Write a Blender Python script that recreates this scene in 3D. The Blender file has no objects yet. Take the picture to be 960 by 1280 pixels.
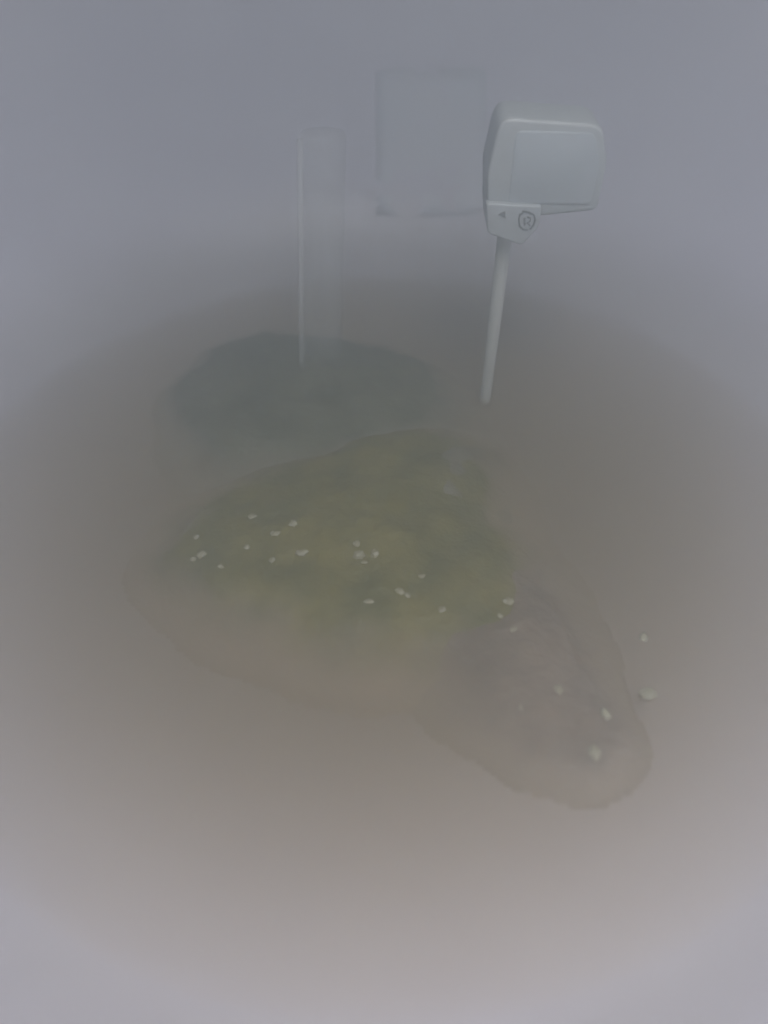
import bpy, bmesh, math, random
from mathutils import Vector, noise

random.seed(7)
scene = bpy.context.scene
COL = scene.collection

# ------------------------------------------------------------------ camera
CAM_H = 0.24
PITCH = math.radians(45.0)
FPX = 967.0                       # focal length in photograph pixels (960 x 1280)
cam_data = bpy.data.cameras.new("camera")
cam = bpy.data.objects.new("camera", cam_data)
COL.objects.link(cam)
cam.location = (0, 0, CAM_H)
cam.rotation_euler = (math.pi / 2 - PITCH, 0, 0)
cam_data.sensor_fit = 'VERTICAL'
cam_data.sensor_height = 24.0
cam_data.lens = 24.0 * FPX / 1280.0
cam_data.clip_start = 0.005
cam_data.clip_end = 50
cam_data.dof.use_dof = True
cam_data.dof.focus_distance = 0.335
cam_data.dof.aperture_fstop = 2.4
scene.camera = cam

# ------------------------------------------------------------------ ambient and added lamp
world = bpy.data.worlds.new("World")
scene.world = world
world.use_nodes = True
bg = world.node_tree.nodes["Background"]
bg.inputs[0].default_value = (0.86, 0.93, 1.0, 1)
bg.inputs[1].default_value = 0.04

lamp_d = bpy.data.lights.new("added_lamp", 'AREA')
lamp_d.shape = 'DISK'
lamp_d.size = 0.35
lamp_d.energy = 9.3
lamp_d.color = (1.0, 0.95, 0.93)
lamp = bpy.data.objects.new("added_lamp", lamp_d)
COL.objects.link(lamp)
lamp.location = (0.10, -0.08, 0.66)  # added unseen lamp, set close overhead so near parts come out brighter
lamp.rotation_euler = (Vector((0, 0.08, 0.05)) - lamp.location).to_track_quat('-Z', 'Y').to_euler()

scene.view_settings.view_transform = 'Standard'
scene.view_settings.look = 'None'
scene.view_settings.exposure = 0.0
scene.view_settings.gamma = 1.0
scene.view_settings.use_curve_mapping = False
scene.cycles.use_denoising = True
scene.cycles.volume_bounces = 4
scene.cycles.max_bounces = 7
scene.cycles.transparent_max_bounces = 16


# ------------------------------------------------------------------ helpers
def ray(px, py):
    a, b = (px - 480.0) / FPX, (640.0 - py) / FPX
    c, s = math.cos(PITCH), math.sin(PITCH)
    return Vector((a, c + b * s, -s + b * c))


def on_z(px, py, z=0.0):
    r = ray(px, py)
    return Vector((0, 0, CAM_H)) + r * ((z - CAM_H) / r.z)


def on_y(px, py, y):
    r = ray(px, py)
    return Vector((0, 0, CAM_H)) + r * (y / r.y)


def link(name, me, mat, parent=None):
    o = bpy.data.objects.new(name, me)
    COL.objects.link(o)
    if mat is not None:
        me.materials.append(mat)
    if parent is not None:
        o.parent = parent
    return o


def from_bm(name, bm, mat, parent=None, smooth=True):
    bmesh.ops.recalc_face_normals(bm, faces=bm.faces)
    me = bpy.data.meshes.new(name)
    bm.to_mesh(me)
    bm.free()
    if smooth:
        for p in me.polygons:
            p.use_smooth = True
    return link(name, me, mat, parent)


def tag(o, label=None, cat=None, group=None, kind=None):
    if label: o["label"] = label
    if cat: o["category"] = cat
    if group: o["group"] = group
    if kind: o["kind"] = kind
    return o


def empty(name, loc):
    o = bpy.data.objects.new(name, None)
    o.empty_display_size = 0.01
    COL.objects.link(o)
    o.location = loc
    return o


def lathe(prof, seg=128, centre=(0, 0)):
    bm = bmesh.new()
    rings = []
    for r, z in prof:
        if r < 1e-6:
            rings.append([bm.verts.new((centre[0], centre[1], z))])
        else:
            rings.append([bm.verts.new((centre[0] + r * math.cos(2 * math.pi * k / seg),
                                        centre[1] + r * math.sin(2 * math.pi * k / seg), z)) for k in range(seg)])
    for a, b in zip(rings, rings[1:]):
        for k in range(seg):
            k2 = (k + 1) % seg
            if len(a) == 1 and len(b) == 1:
                continue
            if len(a) == 1:
                bm.faces.new((a[0], b[k], b[k2]))
            elif len(b) == 1:
                bm.faces.new((a[k], b[0], a[k2]))
            else:
                bm.faces.new((a[k], b[k], b[k2], a[k2]))
    return bm


def material(name, c1, c2=None, scale=30.0, rough=0.5, bump=0.0, bump_scale=200.0, spec=0.5, detail=6.0):
    m = bpy.data.materials.new(name)
    m.use_nodes = True
    nt = m.node_tree
    b = nt.nodes["Principled BSDF"]
    b.inputs["Roughness"].default_value = rough
    b.inputs["Specular IOR Level"].default_value = spec
    tc = nt.nodes.new("ShaderNodeTexCoord")
    if c2 is None:
        b.inputs["Base Color"].default_value = (*c1, 1)
    else:
        n = nt.nodes.new("ShaderNodeTexNoise")
        n.inputs["Scale"].default_value = scale
        n.inputs["Detail"].default_value = detail
        nt.links.new(tc.outputs["Object"], n.inputs["Vector"])
        r = nt.nodes.new("ShaderNodeValToRGB")
        r.color_ramp.elements[0].position = 0.35
        r.color_ramp.elements[1].position = 0.65
        r.color_ramp.elements[0].color = (*c1, 1)
        r.color_ramp.elements[1].color = (*c2, 1)
        nt.links.new(n.outputs["Fac"], r.inputs["Fac"])
        nt.links.new(r.outputs["Color"], b.inputs["Base Color"])
    if bump > 0:
        n2 = nt.nodes.new("ShaderNodeTexNoise")
        n2.inputs["Scale"].default_value = bump_scale
        nt.links.new(tc.outputs["Object"], n2.inputs["Vector"])
        bp = nt.nodes.new("ShaderNodeBump")
        bp.inputs["Strength"].default_value = bump
        bp.inputs["Distance"].default_value = 0.002
        nt.links.new(n2.outputs["Fac"], bp.inputs["Height"])
        nt.links.new(bp.outputs["Normal"], b.inputs["Normal"])
    return m


M_BASIN = material("basin_enamel", (0.79, 0.73, 0.84), (0.85, 0.79, 0.89), 14, rough=0.35, bump=0.05, bump_scale=60)
def low_wall_tone(m):
    """browner tone low on the wall, mixed in by height, thinning out unevenly upward"""
    nt = m.node_tree
    b = nt.nodes["Principled BSDF"]
    src = b.inputs["Base Color"].links[0].from_socket
    tc = nt.nodes.new("ShaderNodeTexCoord")
    sp = nt.nodes.new("ShaderNodeSeparateXYZ"); nt.links.new(tc.outputs["Object"], sp.inputs[0])
    n = nt.nodes.new("ShaderNodeTexNoise"); n.inputs["Scale"].default_value = 9; n.inputs["Detail"].default_value = 6
    nt.links.new(tc.outputs["Object"], n.inputs["Vector"])
    a = nt.nodes.new("ShaderNodeMath"); a.operation = 'MULTIPLY_ADD'
    nt.links.new(n.outputs["Fac"], a.inputs[0]); a.inputs[1].default_value = 0.05; nt.links.new(sp.outputs["Z"], a.inputs[2])
    mr = nt.nodes.new("ShaderNodeMapRange"); mr.interpolation_type = 'SMOOTHSTEP'
    mr.inputs["From Min"].default_value = 0.02; mr.inputs["From Max"].default_value = 0.070
    mr.inputs["To Min"].default_value = 0.62; mr.inputs["To Max"].default_value = 0.0
    nt.links.new(a.outputs[0], mr.inputs["Value"])
    mx = nt.nodes.new("ShaderNodeMix"); mx.data_type = 'RGBA'
    nt.links.new(mr.outputs[0], mx.inputs["Factor"]); nt.links.new(src, mx.inputs["A"])
    mx.inputs["B"].default_value = (0.48, 0.42, 0.39, 1)
    nt.links.new(mx.outputs["Result"], b.inputs["Base Color"])


low_wall_tone(M_BASIN)
M_RIM = material("rim_enamel", (0.66, 0.66, 0.70), (0.74, 0.74, 0.76), 20, rough=0.3)
M_WHITE = material("white_plastic", (0.40, 0.425, 0.44), (0.45, 0.47, 0.48), 40, rough=0.4, bump=0.03, bump_scale=500)
M_PANEL = material("face_plastic", (0.41, 0.445, 0.475), (0.45, 0.48, 0.51), 60, rough=0.3)
M_STEM = material("stem_plastic", (0.58, 0.59, 0.57), (0.64, 0.64, 0.61), 80, rough=0.4, bump=0.05, bump_scale=300)
M_MARK = material("dark_print", (0.10, 0.10, 0.105), (0.14, 0.14, 0.14), 200, rough=0.6)
M_TUBE = material("tube_plastic", (0.55, 0.57, 0.58), (0.66, 0.67, 0.66), 25, rough=0.25)
def translucent(m, f):
    nt = m.node_tree
    t = nt.nodes.new("ShaderNodeBsdfTransparent"); x = nt.nodes.new("ShaderNodeMixShader")
    x.inputs["Fac"].default_value = f
    o = nt.nodes["Material Output"]
    nt.links.new(nt.nodes["Principled BSDF"].outputs[0], x.inputs[1]); nt.links.new(t.outputs[0], x.inputs[2])
    nt.links.new(x.outputs[0], o.inputs["Surface"])


translucent(M_TUBE, 0.86)
M_GLINT = material("glint_strip", (0.86, 0.88, 0.88), (0.9, 0.9, 0.9), 50, rough=0.3)  # pale colour for the painted highlight on the tube
translucent(M_GLINT, 0.80)
M_PLATE = material("plate_plastic", (0.79, 0.78, 0.85), (0.84, 0.81, 0.88), 25, rough=0.4)
M_OLIVE = material("olive_growth", (0.105, 0.095, 0.014), (0.19, 0.155, 0.024), 45, rough=0.8, bump=0.6, bump_scale=260)
M_TAIL = material("brown_growth", (0.16, 0.115, 0.075), (0.24, 0.175, 0.12), 45, rough=0.8, bump=0.6, bump_scale=260)
M_LOBE = material("grey_growth", (0.16, 0.14, 0.09), (0.22, 0.19, 0.13), 45, rough=0.8, bump=0.6, bump_scale=260)
M_DARK = material("dark_growth", (0.085, 0.086, 0.040), (0.14, 0.135, 0.075), 40, rough=0.8, bump=0.6, bump_scale=260)
def growth(m, sediment):
    """thin sediment covers the growth towards its thin outer margin"""
    nt = m.node_tree
    b = nt.nodes["Principled BSDF"]
    src = b.inputs["Base Color"].links[0].from_socket
    at = nt.nodes.new("ShaderNodeAttribute"); at.attribute_name = "cover"
    n = nt.nodes.new("ShaderNodeTexNoise"); n.inputs["Scale"].default_value = 55; n.inputs["Detail"].default_value = 5
    tc = nt.nodes.new("ShaderNodeTexCoord"); nt.links.new(tc.outputs["Object"], n.inputs["Vector"])
    a1 = nt.nodes.new("ShaderNodeMath"); a1.operation = 'MULTIPLY_ADD'
    nt.links.new(n.outputs["Fac"], a1.inputs[0]); a1.inputs[1].default_value = 0.8; a1.inputs[2].default_value = -0.4
    a2 = nt.nodes.new("ShaderNodeMath"); a2.operation = 'ADD'
    nt.links.new(a1.outputs[0], a2.inputs[0]); nt.links.new(at.outputs["Fac"], a2.inputs[1])
    mr = nt.nodes.new("ShaderNodeMapRange"); mr.interpolation_type = 'SMOOTHSTEP'
    nt.links.new(a2.outputs[0], mr.inputs["Value"])
    mx = nt.nodes.new("ShaderNodeMix"); mx.data_type = 'RGBA'
    mx.inputs["A"].default_value = (*sediment, 1)
    nt.links.new(mr.outputs[0], mx.inputs["Factor"])
    nt.links.new(src, mx.inputs["B"])
    nt.links.new(mx.outputs["Result"], b.inputs["Base Color"])


growth(M_OLIVE, (0.50, 0.40, 0.31))
growth(M_TAIL, (0.40, 0.33, 0.27))
growth(M_LOBE, (0.20, 0.17, 0.08))
growth(M_DARK, (0.40, 0.37, 0.32))
M_FLECK = material("pale_fleck", (0.32, 0.29, 0.18), (0.43, 0.40, 0.28), 300, rough=0.5)

# ------------------------------------------------------------------ basin
BC = (0.0, 0.25)
INNER = [(0.0, -0.024), (0.04, -0.0235), (0.08, -0.020), (0.11, -0.0155), (0.14, -0.0105), (0.17, -0.006), (0.200, -0.0008),
         (0.222, 0.014), (0.245, 0.040), (0.280, 0.068), (0.315, 0.102), (0.345, 0.140), (0.368, 0.178), (0.385, 0.215)]


def smooth_profile(p, n=6):
    out = []
    for i in range(len(p) - 1):
        p0 = p[max(i - 1, 0)]; p1 = p[i]; p2 = p[i + 1]; p3 = p[min(i + 2, len(p) - 1)]
        for k in range(n):
            t = k / n
            out.append(tuple(0.5 * ((2 * b) + (c - a) * t + (2 * a - 5 * b + 4 * c - d) * t * t + (3 * b - a - 3 * c + d) * t ** 3)
                             for a, b, c, d in zip(p0, p1, p2, p3)))
    out.append(p[-1])
    return out


INS = smooth_profile(INNER)
INS[0] = (0.0, INNER[0][1])


def floor_z(x, y):
    r = math.hypot(x - BC[0], y - BC[1])
    for (r0, z0), (r1, z1) in zip(INS, INS[1:]):
        if r0 <= r <= r1:
            return z0 + (z1 - z0) * (r - r0) / max(r1 - r0, 1e-9)
    return INS[-1][1]


basin = empty("basin", (0, 0, 0))
tag(basin, "round pale basin with smooth sloping sides that surrounds everything in the haze", "basin")
outer = [(r + 0.004, z - 0.004) for r, z in INS[1:]][::-1]
foot = [(0.095, -0.025), (0.093, -0.036), (0.085, -0.036), (0.083, -0.030)]
wall_prof = INS + [p for p in outer if p[0] > 0.095] + foot + [(0.0, -0.030)]
from_bm("wall", lathe(wall_prof), M_BASIN, basin)
rim_prof = []
for k in range(17):
    a = 2 * math.pi * k / 16
    rim_prof.append((0.3895 + 0.0065 * math.cos(a), 0.2175 + 0.0055 * math.sin(a)))
from_bm("rim", lathe(rim_prof), M_RIM, basin)

# a lighter rectangular plate fixed to the far wall
def wall_hit(px, py, off=0.002):
    r = ray(px, py)
    t = 0.1
    while t < 1.2:
        p = Vector((0, 0, CAM_H)) + r * t
        if p.z < floor_z(p.x, p.y) + off and p.y > 0.25:
            return p
        t += 0.0005
    return p

bm = bmesh.new()
grid = []
for j in range(9):
    row = []
    for i in range(9):
        p = wall_hit(470 + 138 * i / 8, 85 + 185 * j / 8, 0.0005)
        row.append(bm.verts.new(p))
    grid.append(row)
for j in range(8):
    for i in range(8):
        bm.faces.new((grid[j][i], grid[j][i + 1], grid[j + 1][i + 1], grid[j + 1][i]))
ex = bmesh.ops.extrude_face_region(bm, geom=bm.faces[:])
bmesh.ops.translate(bm, vec=(0, 0.006, -0.003), verts=[e for e in ex["geom"] if isinstance(e, bmesh.types.BMVert)])
from_bm("plate", bm, M_PLATE, basin)

# ------------------------------------------------------------------ murky liquid
liq_prof = [(0.0, 0.0), (0.06, 0.0), (0.12, 0.0), (0.2045, 0.0)]
liq_prof += [(r + 0.0015, z - 0.0015) for r, z in INS[::-1] if z < -0.0012 and r > 0.002] + [(0.0, -0.0255)]
m = bpy.data.materials.new("murky_liquid")
m.use_nodes = True
nt = m.node_tree
nt.nodes.clear()
out = nt.nodes.new("ShaderNodeOutputMaterial")
tr = nt.nodes.new("ShaderNodeBsdfTransparent")
gl = nt.nodes.new("ShaderNodeBsdfGlossy")
gl.inputs["Roughness"].default_value = 0.15
mx = nt.nodes.new("ShaderNodeMixShader")
fr = nt.nodes.new("ShaderNodeFresnel")
fr.inputs["IOR"].default_value = 1.08
nz = nt.nodes.new("ShaderNodeTexNoise")
nz.inputs["Scale"].default_value = 40
tc = nt.nodes.new("ShaderNodeTexCoord")
bp = nt.nodes.new("ShaderNodeBump")
bp.inputs["Strength"].default_value = 0.3
bp.inputs["Distance"].default_value = 0.001
nt.links.new(tc.outputs["Object"], nz.inputs["Vector"])
nt.links.new(nz.outputs["Fac"], bp.inputs["Height"])
nt.links.new(bp.outputs["Normal"], gl.inputs["Normal"])
nt.links.new(fr.outputs["Fac"], mx.inputs["Fac"])
nt.links.new(tr.outputs[0], mx.inputs[1])
nt.links.new(gl.outputs[0], mx.inputs[2])
nt.links.new(mx.outputs[0], out.inputs["Surface"])
pv = nt.nodes.new("ShaderNodeVolumePrincipled")
pv.inputs["Color"].default_value = (0.72, 0.62, 0.44, 1)
pv.inputs["Density"].default_value = 62.0
nt.links.new(pv.outputs[0], out.inputs["Volume"])
liquid = from_bm("liquid", lathe(liq_prof, centre=BC), m, smooth=False)
tag(liquid, kind="structure")
# the basin itself is centred on the same point
basin.location = (BC[0], BC[1], 0)
for ch in basin.children:
    if ch.name.startswith("plate"):
        ch.location = (-BC[0], -BC[1], 0)


# ------------------------------------------------------------------ mounds
def sdist(p, poly):
    d = 1e9
    inside = False
    n = len(poly)
    for i in range(n):
        a, b = poly[i], poly[(i + 1) % n]
        ab = b - a
        t = max(0.0, min(1.0, (p - a).dot(ab) / max(ab.length_squared, 1e-12)))
        d = min(d, (p - (a + ab * t)).length)
        if (a.y > p.y) != (b.y > p.y) and p.x < (b.x - a.x) * (p.y - a.y) / (b.y - a.y) + a.x:
            inside = not inside
    return d if inside else -d


def mound_mesh(name, pix, mat, parent, top=0.004, fall=0.12, bump=0.0025, step=0.0022, seed=0.0, soft=0.021):
    poly = [Vector(on_z(*q).to_2d()) for q in pix]
    x0 = min(p.x for p in poly) - fall; x1 = max(p.x for p in poly) + fall
    y0 = min(p.y for p in poly) - fall; y1 = max(p.y for p in poly) + fall
    nx, ny = int((x1 - x0) / step) + 1, int((y1 - y0) / step) + 1
    zt = {}
    for i in range(nx + 1):
        for j in range(ny + 1):
            x, y = x0 + i * step, y0 + j * step
            q = Vector((x * 30, y * 30, seed))
            d = sdist(Vector((x, y)), poly) + 0.004 * noise.fractal(q, 0.9, 2.0, 3)
            fz = floor_z(x, y)
            if d >= 0:
                z = top * (1 - math.exp(-d / 0.012)) + 0.04 * d
                z += bump * min(1.0, d / 0.02) * noise.fractal(Vector((x * 60, y * 60, seed + 5)), 0.8, 2.0, 4)
            else:
                z = 0.6 * d
            if d < -fall or z < fz - 0.0005:
                continue
            zt[(i, j)] = (x, y, z, fz - 0.0015, d)
    bm = bmesh.new()
    cov = bm.verts.layers.float.new("cover")
    vt = {k: bm.verts.new((v[0], v[1], v[2])) for k, v in zt.items()}
    vb = {k: bm.verts.new((v[0], v[1], v[3])) for k, v in zt.items()}
    for (i, j) in zt:
        c = [(i, j), (i + 1, j), (i + 1, j + 1), (i, j + 1)]
        if all(k in zt for k in c):
            bm.faces.new([vt[k] for k in c])
            bm.faces.new([vb[k] for k in reversed(c)])
    edges = [e for e in bm.edges if len(e.link_faces) == 1]
    tops = {v: k for k, v in vt.items()}
    for e in edges:
        a, b = e.verts
        if a in tops and b in tops:
            try:
                bm.faces.new((a, b, vb[tops[b]], vb[tops[a]]))
            except ValueError:
                pass
    loose = [v for v in bm.verts if not v.link_faces]
    bmesh.ops.delete(bm, geom=loose, context='VERTS')
    for k, v in vt.items():
        if v.is_valid:
            v[cov] = max(0.0, min(1.0, (zt[k][4] + 1.6 * soft) / (2 * soft))) * max(0.0, min(1.0, (zt[k][2] - zt[k][3]) / 0.012))
    return from_bm(name, bm, mat, parent)


body_px = [(215, 690), (250, 645), (295, 610), (340, 588), (400, 567), (470, 547), (530, 532), (568, 548), (596, 585),
           (608, 640), (640, 700), (650, 770), (600, 800), (540, 790), (470, 785), (400, 775), (330, 755), (260, 730)]
tail_px = [(570, 700), (630, 690), (675, 745), (715, 815), (765, 900), (768, 930), (730, 945), (680, 925), (640, 885),
           (600, 835), (560, 785)]
lobe_px = [(540, 572), (575, 562), (592, 590), (598, 628), (575, 655), (545, 640), (520, 610)]
back_px = [(225, 480), (270, 435), (330, 412), (400, 425), (470, 432), (525, 458), (548, 495), (530, 522), (455, 540),
           (350, 562), (285, 562), (238, 530)]
mound = empty("mound", (0, 0, 0))
tag(mound, "dark olive mound with pale flecks in the middle, its tail trailing to lower right", "mound")
mound_mesh("body", body_px, M_OLIVE, mound, top=0.004, seed=1.0)
mound_mesh("tail", tail_px, M_TAIL, mound, top=0.002, seed=2.0)
mound_mesh("lobe", lobe_px, M_LOBE, mound, top=0.0065, seed=4.0, soft=0.010)
back = mound_mesh("mound", back_px, M_DARK, None, top=0.003, seed=3.0)
tag(back, "low dark grey-green mound behind the olive one, below the faint tube", "mound")

# ------------------------------------------------------------------ pale flecks
bpy.context.view_layer.update()
deps = bpy.context.evaluated_depsgraph_get()
dark = {"body", "tail", "mound", "mound.001", "wall"}


def drop(px, py):
    o = Vector((0, 0, CAM_H)); d = ray(px, py).normalized()
    best = None
    for ob in scene.objects:
        if ob.type != 'MESH' or ob.name not in dark:
            continue
        mi = ob.matrix_world.inverted()
        hit, loc, nor, _ = ob.ray_cast(mi @ o, (mi.to_3x3() @ d).normalized())
        if hit:
            w = ob.matrix_world @ loc
            if best is None or (w - o).length < (best[0] - o).length:
                best = (w, nor)
    p = on_z(px, py)
    if best is None or best[0].z < 0:
        return p, Vector((0, 0, 1))      # floats on the liquid
    return best


def fleck(px, py, w, h, ang, label, group, seed):
    p, nrm = drop(px, py)
    depth = (p - Vector((0, 0, CAM_H))).length
    a, b = 0.46 * w * depth / FPX, 0.40 * h * depth / FPX * 1.4
    bm = bmesh.new()
    bmesh.ops.create_icosphere(bm, subdivisions=3, radius=1)
    for v in bm.verts:
        k = 1 + 0.62 * noise.noise(v.co * 1.9 + Vector((seed * 3.1, 0, 0)))
        v.co = Vector((v.co.x * a * k, v.co.y * b * k, v.co.z * min(a, b) * 0.55 * k))
    o = from_bm("pale_fleck", bm, M_FLECK)
    o.location = p + nrm * min(a, b) * 0.15
    q = Vector((0, 0, 1)).rotation_difference(nrm)
    o.rotation_mode = 'QUATERNION'
    from mathutils import Quaternion
    o.rotation_quaternion = q @ Quaternion((0, 0, 1), math.radians(ang))
    tag(o, label, "fleck", group)
    return o


MND = [((245, 672, 9, 6, 10), "pale fleck at the mound's left end, highest of the cluster of four there"),
       ((252, 693, 14, 8, 15), "largest pale fleck of the four at the olive mound's left end"),
       ((242, 699, 8, 5, -10), "tiny pale fleck farthest left on the olive mound"),
       ((276, 708, 8, 6, -30), "tiny pale fleck, lowest and rightmost of the four at the mound's left end"),
       ((315, 646, 13, 7, 20), "narrow pale fleck highest of all on the olive mound"),
       ((344, 667, 12, 7, 10), "pale fleck between the mound's highest fleck and the slanting one beside it"),
       ((367, 655, 10, 9, 60), "slanting pale fleck right of the mound's highest fleck"),
       ((377, 691, 16, 7, 12), "long pale fleck below the slanting one on the olive mound"),
       ((340, 700, 7, 5, 0), "dot-sized pale fleck just left of the mound's long fleck"),
       ((309, 684, 7, 5, 0), "dot-sized pale fleck midway between the left cluster and the mound's long fleck"),
       ((448, 694, 16, 10, 20), "largest pale fleck in the tight central cluster on the olive mound"),
       ((446, 680, 9, 7, -30), "small pale fleck at the top of the tight central cluster"),
       ((469, 692, 12, 9, 30), "pale fleck at the right of the tight central cluster"),
       ((455, 703, 9, 5, 0), "thin pale fleck at the bottom of the tight central cluster"),
       ((500, 739, 12, 7, -20), "larger of two touching pale flecks on the mound's lower right"),
       ((509, 744, 9, 5, -30), "smaller of two touching pale flecks on the mound's lower right"),
       ((462, 752, 13, 5, 0), "thin flat pale fleck on the mound's lower edge below the central cluster"),
       ((553, 762, 10, 6, 5), "single pale fleck on the olive body nearest to where the tail starts"),
       ((527, 720, 10, 5, 0), "faint pale fleck just above the two touching ones on the mound"),
       ((636, 752, 14, 8, 20), "largest pale fleck at the upper end of the mound's tail"),
       ((625, 770, 7, 5, 0), "dot-sized pale fleck below left of the largest one on the tail"),
       ((642, 786, 9, 5, 10), "thin faint fleck, third down at the upper end of the tail"),
       ((698, 862, 11, 10, 0), "round pale fleck alone in the middle of the mound's tail"),
       ((651, 884, 4, 7, 0), "tiny upright fleck at the left edge of the mound's tail")]
on_right = [(757, 893, 12, 12, 20), (810, 868, 22, 12, 0), (743, 941, 16, 14, 30), (804, 797, 11, 10, 0)]
n = 0
for f, lb in MND:
    n += 1
    fleck(*f, lb, "pale flecks on the olive mound and its tail", n)
right_labels = ["round whitish fleck between the mound's tail and the widest fleck",
                "widest whitish fleck, lying right of the mound's tail",
                "whitish fleck near the end of the mound's tail, lowest of all",
                "faint round fleck right of the mound's tail, highest of the four off the mound"]
for f, lb in zip(on_right, right_labels):
    n += 1
    fleck(*f, lb, "whitish flecks right of the tail", n)

# ------------------------------------------------------------------ probe
TIP = on_z(607, 495)
PY = TIP.y
probe = empty("probe", TIP)
tag(probe, "white plastic squarish head on a slim upright stem with dark marks on its neck", "probe")


def lp(px, py, dy=0.0):
    return on_y(px, py, PY + dy) - TIP


def slab(name, pix, y_front, thick, mat, parent, bevel=0.004, seg=4, offset=None):
    bm = bmesh.new()
    vs = [bm.verts.new(lp(*q) + Vector((0, y_front, 0))) for q in pix]
    f = bm.faces.new(vs)
    r = bmesh.ops.extrude_face_region(bm, geom=[f])
    bmesh.ops.translate(bm, vec=(0, thick, 0), verts=[e for e in r["geom"] if isinstance(e, bmesh.types.BMVert)])
    bmesh.ops.recalc_face_normals(bm, faces=bm.faces)
    cap = [e for e in bm.edges if abs((e.verts[0].co - e.verts[1].co).y) < thick * 0.3]
    bmesh.ops.bevel(bm, geom=cap, offset=bevel, segments=seg, profile=0.5, affect='EDGES', clamp_overlap=True)
    return from_bm(name, bm, mat, parent)


def rounded(pts, rad, n=6):
    out = []
    m_ = len(pts)
    for i in range(m_):
        p = Vector(pts[i]); a = Vector(pts[i - 1]); b = Vector(pts[(i + 1) % m_])
        r = rad[i] if isinstance(rad, (list, tuple)) else rad
        da = (a - p).normalized() * min(r, (a - p).length * 0.45)
        db = (b - p).normalized() * min(r, (b - p).length * 0.45)
        for k in range(n + 1):
            t = k / n
            out.append(tuple((p + da) * (1 - t) ** 2 + 2 * t * (1 - t) * p + (p + db) * t * t))
    return out


head_px = rounded([(622, 136), (655, 138), (748, 145), (753, 195), (741, 251), (675, 258), (606, 252), (606, 206)],
                  [24, 10, 16, 8, 9, 6, 5, 8])
neck_px = rounded([(604, 238), (673, 242), (668, 268), (648, 291), (606, 276)], [5, 6, 5, 5, 6])
head = slab("head", head_px, -0.010, 0.022, M_WHITE, probe, bevel=0.0045)
face_px = rounded([(641, 152), (738, 155), (743, 195), (732, 243), (632, 241)], [10, 9, 6, 7, 6])
slab("face_panel", face_px, -0.0104, 0.004, M_PANEL, head, bevel=0.0003, seg=2)
nub = slab("nub", rounded([(748, 186), (757, 188), (756, 194), (748, 196)], 2), -0.003, 0.005, M_WHITE, head, bevel=0.0006, seg=2)
neck = slab("neck", neck_px, -0.0125, 0.020, M_WHITE, probe, bevel=0.0028)

# marks printed on the neck
def mark(name, pix, thick=0.0006):
    return slab(name, pix, -0.0129, thick, M_MARK, neck, bevel=0.00005, seg=1)

mark("dot_mark", [(619, 252), (627, 248), (628, 256)])


def stroke(pts, w):
    """thin ribbon following the points, in photograph pixels"""
    L, R = [], []
    for i, p in enumerate(pts):
        a = Vector(pts[max(i - 1, 0)]); b = Vector(pts[min(i + 1, len(pts) - 1)])
        t = (b - a).normalized(); nn = Vector((-t.y, t.x)) * w / 2
        L.append(tuple(Vector(p) + nn)); R.append(tuple(Vector(p) - nn))
    return L + R[::-1]

mark("emblem", stroke([(649, 250), (645, 252), (644, 258), (645, 266), (649, 270), (655, 271)], 2.0))
mark("emblem", stroke([(651, 256), (651, 265)], 2.2))
mark("emblem", stroke([(648, 248), (656, 249), (662, 252), (664, 258), (662, 265), (658, 270)], 2.2))
mark("emblem", stroke([(654, 255), (658, 256), (658, 260), (654, 262), (658, 266)], 1.6))

# stem: slightly tapering rod with a square-cut end, running down into the liquid
top = lp(632, 286)
bm = bmesh.new()
prev = None
for k in range(25):
    t = k / 24
    c = top.lerp(Vector((0, 0, 0)), t) if t <= 1 else None
    r = 0.00335 - 0.0006 * t
    ring = [bm.verts.new((c.x + r * math.cos(2 * math.pi * q / 24), c.y + r * math.sin(2 * math.pi * q / 24), c.z)) for q in range(24)]
    if prev:
        for q in range(24):
            bm.faces.new((prev[q], ring[q], ring[(q + 1) % 24], prev[(q + 1) % 24]))
    else:
        bm.faces.new(ring)
    prev = ring
r2 = bmesh.ops.extrude_edge_only(bm, edges=[e for e in bm.edges if all(v in prev for v in e.verts)])
nv = [e for e in r2["geom"] if isinstance(e, bmesh.types.BMVert)]
bmesh.ops.translate(bm, vec=(0, 0, -0.004), verts=nv)
bmesh.ops.contextual_create(bm, geom=nv)
stem = from_bm("stem", bm, M_STEM, probe)

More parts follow.
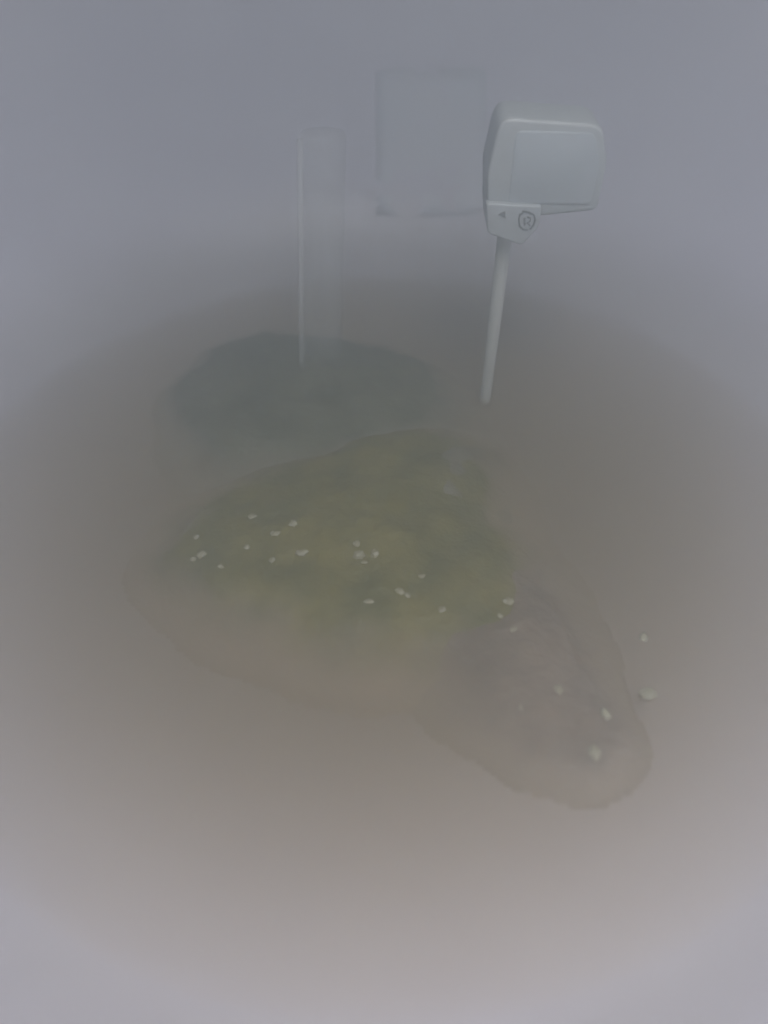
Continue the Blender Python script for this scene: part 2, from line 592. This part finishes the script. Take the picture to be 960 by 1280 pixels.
# ------------------------------------------------------------------ faint upright tube at the back
tube = empty("upright_tube", on_z(399, 455))
tag(tube, "faint pale upright tube with a bright edge, standing left of the probe", "tube")
base = tube.location.copy()
ty = base.y
ptop = on_y(403, 165, ty + 0.015) - base
pbot = Vector((0, 0, -0.012))
wid = 24 * (ty * 1.25) / FPX
bm = bmesh.new()
prev = None
rings = []
for t, rr in ((0, 1.0), (0.02, 1.03), (0.5, 1.0), (0.985, 1.0), (1.0, 0.9)):
    c = pbot.lerp(ptop, t)
    rings.append([bm.verts.new((c.x + wid * rr * math.cos(2 * math.pi * q / 40), c.y + 0.7 * wid * rr * math.sin(2 * math.pi * q / 40), c.z)) for q in range(40)])
for a, b in zip(rings, rings[1:]):
    for q in range(40):
        bm.faces.new((a[q], a[(q + 1) % 40], b[(q + 1) % 40], b[q]))
bm.faces.new(rings[0]); bm.faces.new(rings[-1])
tb = from_bm("tube", bm, M_TUBE, tube)
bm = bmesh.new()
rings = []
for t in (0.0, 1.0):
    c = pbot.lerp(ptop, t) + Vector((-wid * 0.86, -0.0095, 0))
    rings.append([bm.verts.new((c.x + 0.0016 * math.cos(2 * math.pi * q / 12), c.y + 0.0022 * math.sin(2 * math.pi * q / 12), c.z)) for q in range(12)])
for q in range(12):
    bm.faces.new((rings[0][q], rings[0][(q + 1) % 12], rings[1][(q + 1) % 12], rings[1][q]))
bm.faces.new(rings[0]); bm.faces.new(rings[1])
from_bm("edge_glint", bm, M_GLINT, tb)  # bright strip modelled in place of a glint along the tube's left edge

# ------------------------------------------------------------------ haze
bm = bmesh.new()
bmesh.ops.create_cube(bm, size=1)
for v in bm.verts:
    v.co = Vector((v.co.x * 1.0, 0.25 + v.co.y * 1.0, 0.085 + v.co.z * 0.37))
hm = bpy.data.materials.new("haze_air")
hm.use_nodes = True
hm.node_tree.nodes.clear()
ho = hm.node_tree.nodes.new("ShaderNodeOutputMaterial")
hv = hm.node_tree.nodes.new("ShaderNodeVolumePrincipled")
hv.inputs["Color"].default_value = (0.515, 0.575, 0.60, 1)
hv.inputs["Density"].default_value = 3.7
hv.inputs["Anisotropy"].default_value = 0.78
hm.node_tree.links.new(hv.outputs[0], ho.inputs["Volume"])
haze = from_bm("haze", bm, hm, smooth=False)
tag(haze, kind="stuff")
